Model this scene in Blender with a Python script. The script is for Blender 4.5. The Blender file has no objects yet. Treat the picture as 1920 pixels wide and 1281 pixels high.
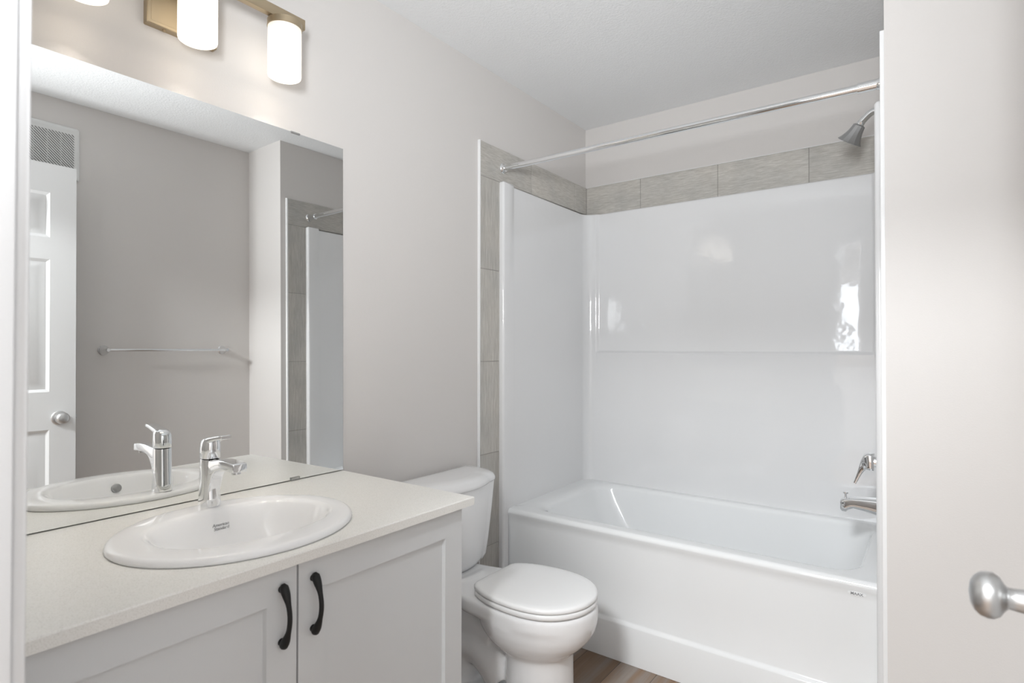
import bpy, bmesh, math, random
from mathutils import Vector, Matrix
random.seed(7)
S = bpy.context.scene
COL = S.collection
PI = math.pi

# ------------------------------------------------------------------ camera, world, light, exposure
cam_d = bpy.data.cameras.new('camera')
cam = bpy.data.objects.new('camera', cam_d)
COL.objects.link(cam)
cam_d.sensor_width = 36.0
cam_d.lens = 1078.78 / 1920 * 36.0
cam_d.clip_start = 0.02
cam.matrix_world = (Matrix.Translation((1.6358, 0.0, 1.2686)) @ Matrix.Rotation(0.6334, 4, 'Z')
                    @ Matrix.Rotation(PI / 2 + 0.0109, 4, 'X') @ Matrix.Rotation(0.0012, 4, 'Z'))
cam_d.dof.use_dof = True
cam_d.dof.focus_distance = 2.0
cam_d.dof.aperture_fstop = 4.5
S.camera = cam

W = bpy.data.worlds.new('world')
S.world = W
W.use_nodes = True
W.node_tree.nodes['Background'].inputs[0].default_value = (0.85, 0.92, 1.0, 1)
W.node_tree.nodes['Background'].inputs[1].default_value = 0.5

S.view_settings.view_transform = 'Standard'
S.view_settings.look = 'None'
S.view_settings.gamma = 1.0
S.view_settings.use_curve_mapping = False
S.view_settings.exposure = 0.17

SHADE_GLOW = 1.5       # opal lamp shades
BULB_GLOW = 360.0       # bulbs seen through the open shade bottoms
WINDOW_GLOW = 6.5     # daylit window of the hall behind the camera
HALL_FILL = 110.0       # unseen lamp added under the hall ceiling for extra light, watts

hl = bpy.data.lights.new('added_hall_fill', 'AREA')
hl.shape = 'DISK'
hl.size = 0.5
hl.energy = HALL_FILL
hl.color = (0.95, 0.98, 1.0)
hlo = bpy.data.objects.new('added_hall_fill', hl)
hlo.location = (1.28, -0.85, 2.48)
COL.objects.link(hlo)

DOORWAY_FILL = 12.2           # fill light added in the doorway to lift the ceiling and walls, watts
fl = bpy.data.lights.new('added_doorway_fill', 'AREA')
fl.shape = 'RECTANGLE'
fl.size, fl.size_y = 0.22, 0.40
fl.energy = DOORWAY_FILL
fl.spread = math.radians(100)
fl.color = (0.93, 0.97, 1.0)
flo = bpy.data.objects.new('added_doorway_fill', fl)
flo.location = (1.60, -0.20, 1.68)
flo.rotation_euler = Vector((-0.36, 0.80, 0.30)).to_track_quat('-Z', 'Y').to_euler()
COL.objects.link(flo)

# ------------------------------------------------------------------ materials
def mat(name, col, rough=0.5, metal=0.0, coat=0.0, spec=0.5, emit=None, estr=0.0):
    m = bpy.data.materials.new(name)
    m.use_nodes = True
    b = m.node_tree.nodes['Principled BSDF']
    b.inputs['Base Color'].default_value = (*col, 1)
    b.inputs['Roughness'].default_value = rough
    b.inputs['Metallic'].default_value = metal
    b.inputs['Coat Weight'].default_value = coat
    b.inputs['Specular IOR Level'].default_value = spec
    if emit:
        b.inputs['Emission Color'].default_value = (*emit, 1)
        b.inputs['Emission Strength'].default_value = estr
    return m

def nt(m):
    t = m.node_tree
    return t, t.nodes, t.links, t.nodes['Principled BSDF']

def coords(m, scale=(1, 1, 1), rot=(0, 0, 0)):
    t, N, L, b = nt(m)
    tc = N.new('ShaderNodeNewGeometry')
    mp = N.new('ShaderNodeMapping')
    mp.inputs['Scale'].default_value = scale
    mp.inputs['Rotation'].default_value = rot
    L.new(tc.outputs['Position'], mp.inputs['Vector'])
    return mp.outputs['Vector']

def noise(m, vec, scale, detail=2.0, rough=0.5):
    t, N, L, b = nt(m)
    n = N.new('ShaderNodeTexNoise')
    n.inputs['Scale'].default_value = scale
    n.inputs['Detail'].default_value = detail
    n.inputs['Roughness'].default_value = rough
    L.new(vec, n.inputs['Vector'])
    return n.outputs['Fac']

def bump(m, fac, strength, dist, chain=None):
    t, N, L, b = nt(m)
    bp = N.new('ShaderNodeBump')
    bp.inputs['Strength'].default_value = strength
    bp.inputs['Distance'].default_value = dist
    L.new(fac, bp.inputs['Height'])
    if chain is not None:
        L.new(chain, bp.inputs['Normal'])
    L.new(bp.outputs['Normal'], b.inputs['Normal'])
    return bp.outputs['Normal']

def ramp(m, fac, stops):
    t, N, L, b = nt(m)
    r = N.new('ShaderNodeValToRGB')
    e = r.color_ramp.elements
    while len(e) < len(stops):
        e.new(0.5)
    for el, (p, c) in zip(e, stops):
        el.position = p
        el.color = (*c, 1)
    L.new(fac, r.inputs['Fac'])
    return r.outputs['Color']

M = {}
M['paint'] = mat('greige_paint', (0.705, 0.677, 0.656), 0.62, spec=0.3)
bump(M['paint'], noise(M['paint'], coords(M['paint']), 260, 2), 0.10, 0.002)
M['ceiling'] = mat('ceiling_stipple', (0.87, 0.875, 0.88), 0.9, spec=0.1)
bump(M['ceiling'], noise(M['ceiling'], coords(M['ceiling']), 120, 3, 0.6), 0.45, 0.005)
M['trim'] = mat('white_trim_paint', (0.64, 0.64, 0.645), 0.4)
M['edge'] = mat('white_edge_profile', (0.90, 0.90, 0.90), 0.3)
M['door'] = mat('white_door_paint', (0.80, 0.80, 0.80), 0.45)
M['acrylic'] = mat('white_acrylic', (0.81, 0.81, 0.815), 0.045, spec=0.75)
a1 = noise(M['acrylic'], coords(M['acrylic'], (1, 1, 0.7)), 6.5, 1.0, 0.4)
bp1 = bump(M['acrylic'], a1, 0.28, 0.006)
bump(M['acrylic'], noise(M['acrylic'], coords(M['acrylic']), 15, 2.0, 0.5), 0.30, 0.002, bp1)
M['tub'] = mat('white_tub_acrylic', (0.87, 0.88, 0.885), 0.10, spec=0.5)
M['porcelain'] = mat('white_porcelain', (0.89, 0.89, 0.895), 0.05, spec=0.55)
M['sinkwhite'] = mat('white_vitreous_china', (0.90, 0.90, 0.905), 0.05, spec=0.55)
M['seat'] = mat('white_seat_plastic', (0.91, 0.91, 0.91), 0.22)
M['chrome'] = mat('chrome', (0.86, 0.87, 0.88), 0.06, 1.0)
M['satin'] = mat('satin_metal', (0.66, 0.665, 0.67), 0.22, 1.0)
M['grey_spray'] = mat('grey_satin_spray_head', (0.36, 0.36, 0.36), 0.35, 0.6)
M['nickel'] = mat('brushed_nickel', (0.60, 0.60, 0.60), 0.36, 1.0)
M['brass'] = mat('brushed_brass', (0.46, 0.375, 0.26), 0.40, 0.85)
M['black'] = mat('matte_black_metal', (0.014, 0.014, 0.014), 0.5, spec=0.3)
M['dark'] = mat('dark_gap', (0.13, 0.13, 0.13), 0.8)
M['print'] = mat('grey_print', (0.30, 0.30, 0.31), 0.5)
M['cabinet'] = mat('pale_grey_cabinet', (0.675, 0.69, 0.70), 0.42)
M['grille'] = mat('white_plastic_grille', (0.74, 0.74, 0.73), 0.5)
M['grout'] = mat('grout', (0.33, 0.31, 0.29), 0.9)
M['mirror'] = mat('mirror_silver', (0.90, 0.91, 0.905), 0.0, 1.0)
M['glass_edge'] = mat('mirror_glass_edge', (0.20, 0.23, 0.22), 0.3)
M['clear'] = mat('clear_clip_plastic', (0.75, 0.75, 0.74), 0.1)
M['clear'].node_tree.nodes['Principled BSDF'].inputs['Transmission Weight'].default_value = 0.8
M['opal'] = mat('opal_glass', (0.9, 0.88, 0.84), 0.25, emit=(1.0, 0.92, 0.80), estr=SHADE_GLOW)
M['opal'].node_tree.nodes['Principled BSDF'].inputs['Base Color'].default_value = (0.36, 0.35, 0.33, 1)
t, N, L, b = nt(M['opal'])
sx = N.new('ShaderNodeSeparateXYZ')
L.new(coords(M['opal']), sx.inputs[0])
mr = N.new('ShaderNodeMapRange')        # the glass glows less towards its neck, away from the bulb
for k, v in (('From Min', 2.12), ('From Max', 2.205), ('To Min', SHADE_GLOW), ('To Max', SHADE_GLOW * 0.42)):
    mr.inputs[k].default_value = v
L.new(sx.outputs['Z'], mr.inputs['Value'])
L.new(mr.outputs['Result'], b.inputs['Emission Strength'])
M['bulb'] = mat('lit_bulb', (1, 1, 1), 0.4, emit=(1.0, 0.93, 0.83), estr=BULB_GLOW)
M['pane'] = mat('daylit_pane', (0.8, 0.85, 0.9), 0.1, emit=(0.90, 0.95, 1.0), estr=WINDOW_GLOW)

# quartz counter: off-white with fine speckle
M['quartz'] = mat('quartz_counter', (0.78, 0.77, 0.74), 0.28)
t, N, L, b = nt(M['quartz'])
qv = coords(M['quartz'])
L.new(ramp(M['quartz'], noise(M['quartz'], qv, 420, 3, 0.7),
           [(0.30, (0.66, 0.65, 0.61)), (0.46, (0.82, 0.81, 0.775)), (0.60, (0.85, 0.84, 0.81)), (0.8, (0.88, 0.87, 0.845))]),
      b.inputs['Base Color'])

def tile_mat(name, streak_scale):
    m = mat(name, (0.4, 0.38, 0.36), 0.42)
    t, N, L, b = nt(m)
    v = coords(m, streak_scale)
    fine = noise(m, v, 1.0, 4, 0.65)
    broad = noise(m, coords(m), 5.0, 2)
    gi = N.new('ShaderNodeNewGeometry')
    c1 = ramp(m, fine, [(0.28, (0.39, 0.37, 0.34)), (0.5, (0.515, 0.495, 0.465)), (0.72, (0.655, 0.635, 0.605))])
    c2 = ramp(m, broad, [(0.3, (0.86, 0.87, 0.87)), (0.7, (1.05, 1.03, 1.0))])
    mx = N.new('ShaderNodeMix')
    mx.data_type = 'RGBA'
    mx.blend_type = 'MULTIPLY'
    mx.inputs['Factor'].default_value = 1.0
    L.new(c1, mx.inputs[6])
    L.new(c2, mx.inputs[7])
    hv = N.new('ShaderNodeHueSaturation')
    mr = N.new('ShaderNodeMapRange')
    mr.inputs['To Min'].default_value = 0.92
    mr.inputs['To Max'].default_value = 1.08
    L.new(gi.outputs['Random Per Island'], mr.inputs['Value'])
    L.new(mr.outputs['Result'], hv.inputs['Value'])
    L.new(mx.outputs[2], hv.inputs['Color'])
    L.new(hv.outputs['Color'], b.inputs['Base Color'])
    bump(m, fine, 0.35, 0.002)
    return m
M['tile_upright'] = tile_mat('linear_tile_upright', (380, 380, 14))
M['tile_level'] = tile_mat('linear_tile_level', (24, 24, 380))

# vinyl plank floor, boards running along Y
M['floor'] = mat('vinyl_plank_floor', (0.2, 0.13, 0.09), 0.42)
t, N, L, b = nt(M['floor'])
vec = coords(M['floor'], (1, 1, 1), (0, 0, PI / 2))
br = N.new('ShaderNodeTexBrick')
br.offset = 0.37
br.inputs['Scale'].default_value = 1.0
br.inputs['Brick Width'].default_value = 1.2
br.inputs['Row Height'].default_value = 0.152
br.inputs['Mortar Size'].default_value = 0.0012
br.inputs['Color1'].default_value = (0.0, 0.0, 0.0, 1)
br.inputs['Color2'].default_value = (1, 1, 1, 1)
br.inputs['Mortar'].default_value = (0.0, 0.0, 0.0, 1)
L.new(vec, br.inputs['Vector'])
g1 = noise(M['floor'], coords(M['floor'], (26, 1.3, 1)), 1.0, 5, 0.6)
g2 = noise(M['floor'], coords(M['floor'], (5.5, 0.9, 1)), 1.0, 2, 0.5)
add = N.new('ShaderNodeMath'); add.operation = 'ADD'
sc1 = N.new('ShaderNodeMath'); sc1.operation = 'MULTIPLY'; sc1.inputs[1].default_value = 0.45
sc2 = N.new('ShaderNodeMath'); sc2.operation = 'MULTIPLY'; sc2.inputs[1].default_value = 0.55
L.new(g1, sc1.inputs[0]); L.new(g2, sc2.inputs[0])
L.new(sc1.outputs[0], add.inputs[0]); L.new(sc2.outputs[0], add.inputs[1])
wood = ramp(M['floor'], add.outputs[0], [(0.32, (0.19, 0.090, 0.042)), (0.45, (0.29, 0.185, 0.115)),
                                         (0.55, (0.33, 0.275, 0.235)), (0.70, (0.43, 0.375, 0.335))])
mx = N.new('ShaderNodeMix'); mx.data_type = 'RGBA'; mx.blend_type = 'MULTIPLY'
mx.inputs['Factor'].default_value = 0.35
L.new(wood, mx.inputs[6]); L.new(br.outputs['Color'], mx.inputs[7])
mx2 = N.new('ShaderNodeMix'); mx2.data_type = 'RGBA'
L.new(br.outputs['Fac'], mx2.inputs['Factor'])
L.new(mx.outputs[2], mx2.inputs[6]); mx2.inputs[7].default_value = (0.06, 0.04, 0.03, 1)
L.new(mx2.outputs[2], b.inputs['Base Color'])
bump(M['floor'], g1, 0.15, 0.001)

# ------------------------------------------------------------------ mesh helpers
def V(*a):
    return Vector(a)

def box(bm, lo, hi, bev=0.0, seg=2):
    lo, hi = Vector(lo), Vector(hi)
    vs = [bm.verts.new((x, y, z)) for z in (lo.z, hi.z) for y in (lo.y, hi.y) for x in (lo.x, hi.x)]
    fs = [bm.faces.new([vs[i] for i in f]) for f in
          ((0, 2, 3, 1), (4, 5, 7, 6), (0, 1, 5, 4), (2, 6, 7, 3), (0, 4, 6, 2), (1, 3, 7, 5))]
    if bev > 0:
        es = list({e for f in fs for e in f.edges})
        bmesh.ops.bevel(bm, geom=es, offset=bev, segments=seg, profile=0.5, affect='EDGES')

def loft(bm, rings, cap0=True, cap1=True, closed=True):
    R = [[bm.verts.new(p) for p in r] for r in rings]
    n = len(R[0])
    for a, c in zip(R, R[1:]):
        for i in range(n if closed else n - 1):
            j = (i + 1) % n
            bm.faces.new((a[i], a[j], c[j], c[i]))
    if cap0:
        bm.faces.new(list(reversed(R[0])))
    if cap1:
        bm.faces.new(R[-1])
    return R

def frame(d):
    d = d.normalized()
    up = V(0, 0, 1) if abs(d.z) < 0.95 else V(1, 0, 0)
    a = up.cross(d).normalized()
    return a, d.cross(a).normalized()

def tube(bm, pts, radii, seg=20, cap=True, flat=1.0):
    pts = [Vector(p) for p in pts]
    if not isinstance(radii, (list, tuple)):
        radii = [radii] * len(pts)
    rings = []
    a = None
    for i, p in enumerate(pts):
        d = (pts[min(i + 1, len(pts) - 1)] - pts[max(i - 1, 0)]).normalized()
        if a is None:
            a, bb = frame(d)
        else:
            a = (a - d * a.dot(d)).normalized()
            bb = d.cross(a).normalized()
        rings.append([p + a * math.cos(2 * PI * k / seg) * radii[i] + bb * math.sin(2 * PI * k / seg) * radii[i] * flat
                      for k in range(seg)])
    loft(bm, rings, cap, cap)

def lathe(bm, origin, axis, profile, seg=32, cap=True):
    """profile: list of (distance along axis, radius)"""
    axis = Vector(axis).normalized()
    a, bb = frame(axis)
    o = Vector(origin)
    rings = [[o + axis * h + (a * math.cos(2 * PI * k / seg) + bb * math.sin(2 * PI * k / seg)) * max(r, 1e-5)
              for k in range(seg)] for h, r in profile]
    loft(bm, rings, cap, cap)

def rrect(x0, x1, y0, y1, r, z, n=6):
    out = []
    for cx, cy, a0 in ((x1 - r, y0 + r, -PI / 2), (x1 - r, y1 - r, 0), (x0 + r, y1 - r, PI / 2), (x0 + r, y0 + r, PI)):
        for k in range(n + 1):
            a = a0 + PI / 2 * k / n
            out.append(V(cx + r * math.cos(a), cy + r * math.sin(a), z))
    return out

def superell(cx, cy, ax, ay, z, n=64, e=2.0):
    out = []
    for k in range(n):
        a = 2 * PI * k / n
        c, s = math.cos(a), math.sin(a)
        out.append(V(cx + ax * math.copysign(abs(c) ** (2 / e), c), cy + ay * math.copysign(abs(s) ** (2 / e), s), z))
    return out

def smoothstep(x):
    x = max(0.0, min(1.0, x))
    return x * x * (3 - 2 * x)

def obj(name, bm, m, parent=None, ang=40, loc=None, sub=0):
    bmesh.ops.recalc_face_normals(bm, faces=bm.faces[:])
    me = bpy.data.meshes.new(name)
    bm.to_mesh(me)
    bm.free()
    me.materials.append(m)
    for p in me.polygons:
        p.use_smooth = True
    me.set_sharp_from_angle(angle=math.radians(ang))
    o = bpy.data.objects.new(name, me)
    COL.objects.link(o)
    if parent is not None:
        w = Vector((0, 0, 0))
        q = parent
        while q is not None:
            w = w + q.location
            q = q.parent
        o.parent = parent
        base = w
        if loc is not None:
            o.location = Vector(loc) - w
            base = Vector(loc)
        me.transform(Matrix.Translation(-base))
    else:
        if loc is None:
            c = [v.co for v in me.vertices]
            loc = Vector(((min(v.x for v in c) + max(v.x for v in c)) / 2, (min(v.y for v in c) + max(v.y for v in c)) / 2,
                          min(v.z for v in c)))
        me.transform(Matrix.Translation(-Vector(loc)))
        o.location = loc
    if sub:
        sm = o.modifiers.new('subdivision', 'SUBSURF')
        sm.levels = sm.render_levels = sub
    return o

def BM():
    return bmesh.new()

def thing(name, label, cat, loc, group=None):
    o = bpy.data.objects.new(name, None)
    o.empty_display_size = 0.05
    COL.objects.link(o)
    o.location = loc
    o['label'] = label
    o['category'] = cat
    if group:
        o['group'] = group
    return o

def tag(o, label, cat, group=None):
    o['label'] = label
    o['category'] = cat
    if group:
        o['group'] = group
    return o

def struct(name, bm, m, label=None, ang=40, loc=None):
    o = obj(name, bm, m, None, ang, loc)
    o['kind'] = 'structure'
    if label:
        o['label'] = label
    return o

def bbox_obj(name, lo, hi, m, parent=None, bev=0.0):
    bm = BM()
    box(bm, lo, hi, bev)
    return obj(name, bm, m, parent)

def sbox(name, lo, hi, m, label=None, bev=0.0):
    bm = BM()
    box(bm, lo, hi, bev)
    return struct(name, bm, m, label)

def text_mesh(name, lines, size, mtx, m, parent, italic=False, align='CENTER', bold=0.0):
    """lettering as real mesh; mtx maps text x/y/normal into world"""
    cu = bpy.data.curves.new(name, 'FONT')
    cu.body = '\n'.join(lines)
    cu.size = size
    cu.align_x = align
    cu.align_y = 'CENTER'
    cu.space_line = 0.85
    if italic:
        cu.shear = 0.3
    cu.offset = bold
    cu.extrude = 0.0004
    cu.resolution_u = 3
    tmp = bpy.data.objects.new(name + '_curve', cu)
    COL.objects.link(tmp)
    bpy.context.view_layer.update()
    dg = bpy.context.evaluated_depsgraph_get()
    me = bpy.data.meshes.new_from_object(tmp.evaluated_get(dg))
    bpy.data.objects.remove(tmp)
    bpy.data.curves.remove(cu)
    me.name = name
    me.transform(mtx)
    w = Vector((0, 0, 0))
    q = parent
    while q is not None:
        w = w + q.location
        q = q.parent
    me.transform(Matrix.Translation(-w))
    me.materials.clear()
    me.materials.append(m)
    o = bpy.data.objects.new(name, me)
    COL.objects.link(o)
    o.parent = parent
    return o

# ------------------------------------------------------------------ the room
H = 2.538          # ceiling
W1 = 1.524         # alcove width
W2 = 1.876         # room width
YB = 2.951         # back wall
YJ = 1.949         # face of the alcove end wall
YD = 0.153         # room side of the door wall
YH = 0.033         # hall side of the door wall
ZT = 2.194         # top of tile
JL, JR = 0.965, 1.778   # door jambs
HX0, HX1, HY = -0.2, 3.0, -2.5

bm = BM(); box(bm, (-0.12, HY - 0.1, -0.1), (HX1 + 0.1, YB + 0.12, 0.0)); struct('floor', bm, M['floor'], 'brown vinyl plank floor')
bm = BM(); box(bm, (-0.12, HY - 0.1, H), (HX1 + 0.1, YB + 0.12, H + 0.1)); struct('ceiling', bm, M['ceiling'], 'white stippled ceiling')
sbox('wall_left', (-0.12, YD - 0.12, 0), (0, YB, H), M['paint'], 'greige wall behind mirror, vanity and toilet')
sbox('wall_back', (-0.12, YB, 0), (2.0, YB + 0.12, H), M['paint'], 'greige wall above the bathtub')
sbox('wall_right', (W2, YD - 0.12, 0), (W2 + 0.12, YJ, H), M['paint'], 'greige wall with towel bar, seen in the mirror')
bm = BM(); box(bm, (W1, YJ, 0), (W2 + 0.12, YB, H)); struct('wall_alcove', bm, M['paint'], 'greige wall end standing beside the bathtub')
sbox('wall_front', (0, YH, 0), (JL - 0.018, YD, H), M['paint'], 'greige wall left of the doorway')
sbox('wall_front_right', (JR + 0.018, YH, 0), (W2, YD, H), M['paint'])
sbox('wall_front_above', (JL - 0.018, YH, 2.20), (JR + 0.018, YD, H), M['paint'])
# hall behind the camera
sbox('wall_hall_left', (HX0 - 0.1, HY, 0), (HX0, YH, H), M['paint'])
sbox('wall_hall_right', (HX1, HY, 0), (HX1 + 0.1, YH, H), M['paint'])
sbox('wall_hall_side', (W2, YH - 0.1, 0), (HX1, YH, H), M['paint'])
sbox('wall_hall_corner', (HX0, YH - 0.1, 0), (-0.12, YH, H), M['paint'])
WX0, WX1, WZ0, WZ1 = 0.68, 1.16, 1.25, 2.12
bm = BM()
box(bm, (HX0 - 0.1, HY - 0.1, 0), (WX0, HY, H))
box(bm, (WX1, HY - 0.1, 0), (HX1 + 0.1, HY, H))
box(bm, (WX0, HY - 0.1, 0), (WX1, HY, WZ0))
box(bm, (WX0, HY - 0.1, WZ1), (WX1, HY, H))
struct('wall_hall_back', bm, M['paint'])
bm = BM()
for lo, hi in (((WX0, WZ0), (WX0 + 0.05, WZ1)), ((WX1 - 0.05, WZ0), (WX1, WZ1)), ((WX0 + 0.05, WZ0), (WX1 - 0.05, WZ0 + 0.05)),
               ((WX0 + 0.05, WZ1 - 0.05), (WX1 - 0.05, WZ1))):
    box(bm, (lo[0], HY - 0.07, lo[1]), (hi[0], HY + 0.01, hi[1]), 0.004)
wn = struct('window_1', bm, M['trim'], 'white framed hall window behind the camera')
bbox_obj('pane', (WX0 + 0.05, HY - 0.05, WZ0 + 0.05), (WX1 - 0.05, HY - 0.045, WZ1 - 0.05), M['pane'], wn)

# door jambs and casing (the soft white edge at the left of the picture)
bm = BM()
box(bm, (JL - 0.018, YH, 0), (JL, YD, 2.20), 0.001)
box(bm, (JR, YH, 0), (JR + 0.018, YD, 2.20), 0.001)
box(bm, (JL, YH, 2.182), (JR, YD, 2.20), 0.001)
struct('trim_1', bm, M['trim'], 'white door jamb lining')
bm = BM()
for x0, x1 in ((JL - 0.005 - 0.062, JL - 0.005), (JR + 0.005, JR + 0.067)):
    for y0, y1 in ((YD, YD + 0.012), (YH - 0.012, YH)):
        box(bm, (x0, y0, 0), (x1, y1, 2.188), 0.003)
for y0, y1 in ((YD, YD + 0.012), (YH - 0.012, YH)):
    box(bm, (JL - 0.067, y0, 2.188), (JR + 0.067, y1, 2.25), 0.003)
struct('trim_2', bm, M['trim'], 'white door casing at the edge of the doorway')
# baseboards
bm = BM(); box(bm, (W1 + 0.004, YJ - 0.012, 0), (W2 - 0.012, YJ, 0.09), 0.003); struct('baseboard_alcove', bm, M['trim'])
bm = BM(); box(bm, (W2 - 0.012, YD + 0.012, 0), (W2, YJ - 0.012, 0.09), 0.003); struct('baseboard_right', bm, M['trim'])
bm = BM(); box(bm, (0, 1.215, 0), (0.012, 1.963, 0.09), 0.003); struct('baseboard_left', bm, M['trim'])

# ------------------------------------------------------------------ tile border round the tub
TT = 0.012
ZR = [2.038, 1.623, 1.207, 0.791, 0.376, -0.03]
def tile(bm, lo, hi):
    box(bm, lo, hi, 0.0012, 1)
G = 0.0012
YT = 1.974         # first tile edge, left
YP = 2.128         # panel edge
# left wall
bm = BM()
for za, zb in zip(ZR, ZR[1:]):
    tile(bm, (0.001, YT, max(zb, 0) + G), (TT, YP + 0.004, za - G))
struct('wall_tile_left', bm, M['tile_upright'], 'upright column of grey linear tile left of the tub')
bm = BM()
for ya, yb in ((YT, 2.375), (2.375, 2.805), (2.805, YB - TT)):
    tile(bm, (0.001, ya + (G if ya > YT else 0), ZR[0] + G), (TT, yb - G, ZT))
struct('wall_tile_left_band', bm, M['tile_level'], 'level row of grey linear tile above the left tub panel')
bm = BM()
xs = [TT, 0.346, 0.761, 1.174, W1 - TT]
for xa, xb in zip(xs, xs[1:]):
    tile(bm, (xa + G, YB - TT, ZR[0] - 0.02), (xb - G, YB - 0.001, ZT))
struct('wall_tile_back', bm, M['tile_level'], 'level row of grey linear tile above the back tub panel')
YTR = 1.992
bm = BM()
for za, zb in zip(ZR, ZR[1:]):
    tile(bm, (W1 - TT, YTR, max(zb, 0) + G), (W1 - 0.001, YP + 0.004, za - G))
struct('wall_tile_right', bm, M['tile_upright'], 'upright column of grey linear tile right of the tub')
bm = BM()
for ya, yb in ((YTR, 2.39), (2.39, 2.805), (2.805, YB - TT)):
    tile(bm, (W1 - TT, ya + (G if ya > YTR else 0), ZR[0] + G), (W1 - 0.001, yb - G, ZT))
struct('wall_tile_right_band', bm, M['tile_level'], 'level row of grey linear tile above the right tub panel')
# grout beds
bm = BM(); box(bm, (0, YT, 0), (TT - 0.0012, YP, ZR[0])); box(bm, (0, YT, ZR[0]), (TT - 0.0012, YB, ZT - 0.001)); struct('wall_tile_grout_left', bm, M['grout'])
bm = BM(); box(bm, (TT - 0.0012, YB - TT + 0.0012, ZR[0] - 0.02), (W1 - TT + 0.0012, YB, ZT - 0.001)); struct('wall_tile_grout_back', bm, M['grout'])
bm = BM(); box(bm, (W1 - TT + 0.0012, YTR, 0), (W1, YP, ZR[0])); box(bm, (W1 - TT + 0.0012, YTR, ZR[0]), (W1, YB, ZT - 0.001)); struct('wall_tile_grout_right', bm, M['grout'])
# white edge profiles
bm = BM(); box(bm, (0, YT - 0.008, 0), (TT + 0.001, YT, ZT + 0.002), 0.002); struct('trim_3', bm, M['edge'], 'thin white edge strip along the left tile column')
bm = BM(); box(bm, (W1 - TT - 0.001, YTR - 0.010, 0), (W1, YTR, ZT + 0.002), 0.002); struct('trim_4', bm, M['edge'], 'thin white edge strip along the right tile column')
bm = BM(); box(bm, (TT, YB - TT, ZT), (W1 - TT, YB, ZT + 0.0025)); struct('trim_5', bm, M['edge'], 'thin white bead along the top of the back tile row')

# ------------------------------------------------------------------ tub surround panels
ZRIM = 0.523
ZS = 2.030
su = thing('shower_surround', 'glossy white moulded wall panels around the tub below the grey tile', 'shower surround', (W1 / 2, 2.93, ZRIM))
def side_plan():
    """inner face of the left side panel, front to back"""
    p = [V(0.004, YP - 0.016), V(0.022, YP - 0.016)]
    for k in range(7):
        a = -PI / 2 + PI / 2 * k / 6
        p.append(V(0.026 + 0.011 * math.cos(a), YP - 0.005 + 0.011 * math.sin(a)))
    p += [V(0.037, 2.150), V(0.037, 2.190)]
    for k in range(1, 5):
        s = k / 4
        p.append(V(0.037 - 0.0008 * s, 2.190 + 0.012 * s))
    for k in range(1, 11):
        p.append(V(0.0362 - 0.008 * smoothstep(k / 10), 2.202 + (2.855 - 2.202) * k / 10))
    for k in range(1, 11):
        a = PI - PI / 2 * k / 10
        p.append(V(0.0282 + 0.055 + 0.055 * math.cos(a), 2.855 + 0.055 * math.sin(a)))
    return p
def build_side(mirror):
    bm = BM()
    plan = side_plan()
    # rows: full height for the front flange and the panel, rounded over at the top
    zs = [ZRIM - 0.004, ZRIM + 0.3, 1.0, 1.5, ZS - 0.012]
    rows = [(z, 0.0) for z in zs]
    for k in range(1, 5):
        a = PI / 2 * k / 4
        rows.append((ZS - 0.012 + 0.012 * math.sin(a), 0.012 * (1 - math.cos(a))))
    nfl = 11      # points belonging to the raised flange
    rings = []
    nrm = []
    for i, p in enumerate(plan):
        d = (plan[min(i + 1, len(plan) - 1)] - plan[max(i - 1, 0)]).normalized()
        nrm.append(V(d.y, -d.x))
    for z, off in rows:
        r = []
        for i, p in enumerate(plan):
            q = p - nrm[i] * off
            zz = z + (0.012 * (z - 1.5) / (ZS - 1.5) if (i < nfl and z > 1.5) else 0)
            r.append(V((W1 - q.x) if mirror else q.x, q.y, zz))
        rings.append(r)
    # close the top back to the wall
    last = []
    for i, p in enumerate(plan):
        q = V(0.002, p.y) if p.y < 2.88 and p.x < 0.05 else V(p.x, YB - 0.012)
        if i == 0:
            q = plan[0]
        zz = ZS + (0.012 if i < nfl else 0)
        last.append(V((W1 - q.x) if mirror else q.x, q.y, zz))
    rings.append(last)
    loft(bm, rings, False, False, closed=False)
    # front flange running on down to the floor in front of the tub end
    fr = [p for p in plan[:10]]
    fl = [V((W1 - p.x) if mirror else p.x, p.y, 0) for p in fr] + [V(W1 - 0.004 if mirror else 0.004, 2.150, 0)]
    loft(bm, [[V(p.x, p.y, 0.001) for p in fl], [V(p.x, p.y, ZRIM - 0.004) for p in fl]], True, False)
    o = obj('side_panel', bm, M['acrylic'], su, 50)
    return o
build_side(False)
build_side(True)
bm = BM()
XA, XB = 0.083, W1 - 0.083
xs = [XA + 0.024 * k / 8 for k in range(9)] + [XA + 0.024 + (XB - XA - 0.048) * k / 24 for k in range(1, 24)] + [XB - 0.024 + 0.024 * k / 8 for k in range(9)]
zs = [ZRIM - 0.004, 0.7, 0.9, 1.1, 1.22] + [1.236 + 0.022 * k / 8 for k in range(9)] + [1.30, 1.45, 1.6, 1.8, 1.95, ZS - 0.012]
rows = [(z, 0.0) for z in zs]
for k in range(1, 5):
    a = PI / 2 * k / 4
    rows.append((ZS - 0.012 + 0.012 * math.sin(a), 0.012 * (1 - math.cos(a))))
def recess(x, z):
    return 0.014 * smoothstep((x - XA) / 0.024) * smoothstep((XB - x) / 0.024) * smoothstep((z - 1.238) / 0.018)
def lip(z):
    return -0.005 * max(0.0, 1 - abs(z - 1.238) / 0.012)
rings = [[V(x, 2.910 + recess(x, z) + off + (lip(z) if XA + 0.01 < x < XB - 0.01 else 0), z) for x in xs] for z, off in rows]
rings.append([V(x, YB - 0.012, ZS) for x in xs])
loft(bm, rings, False, False, closed=False)
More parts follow.
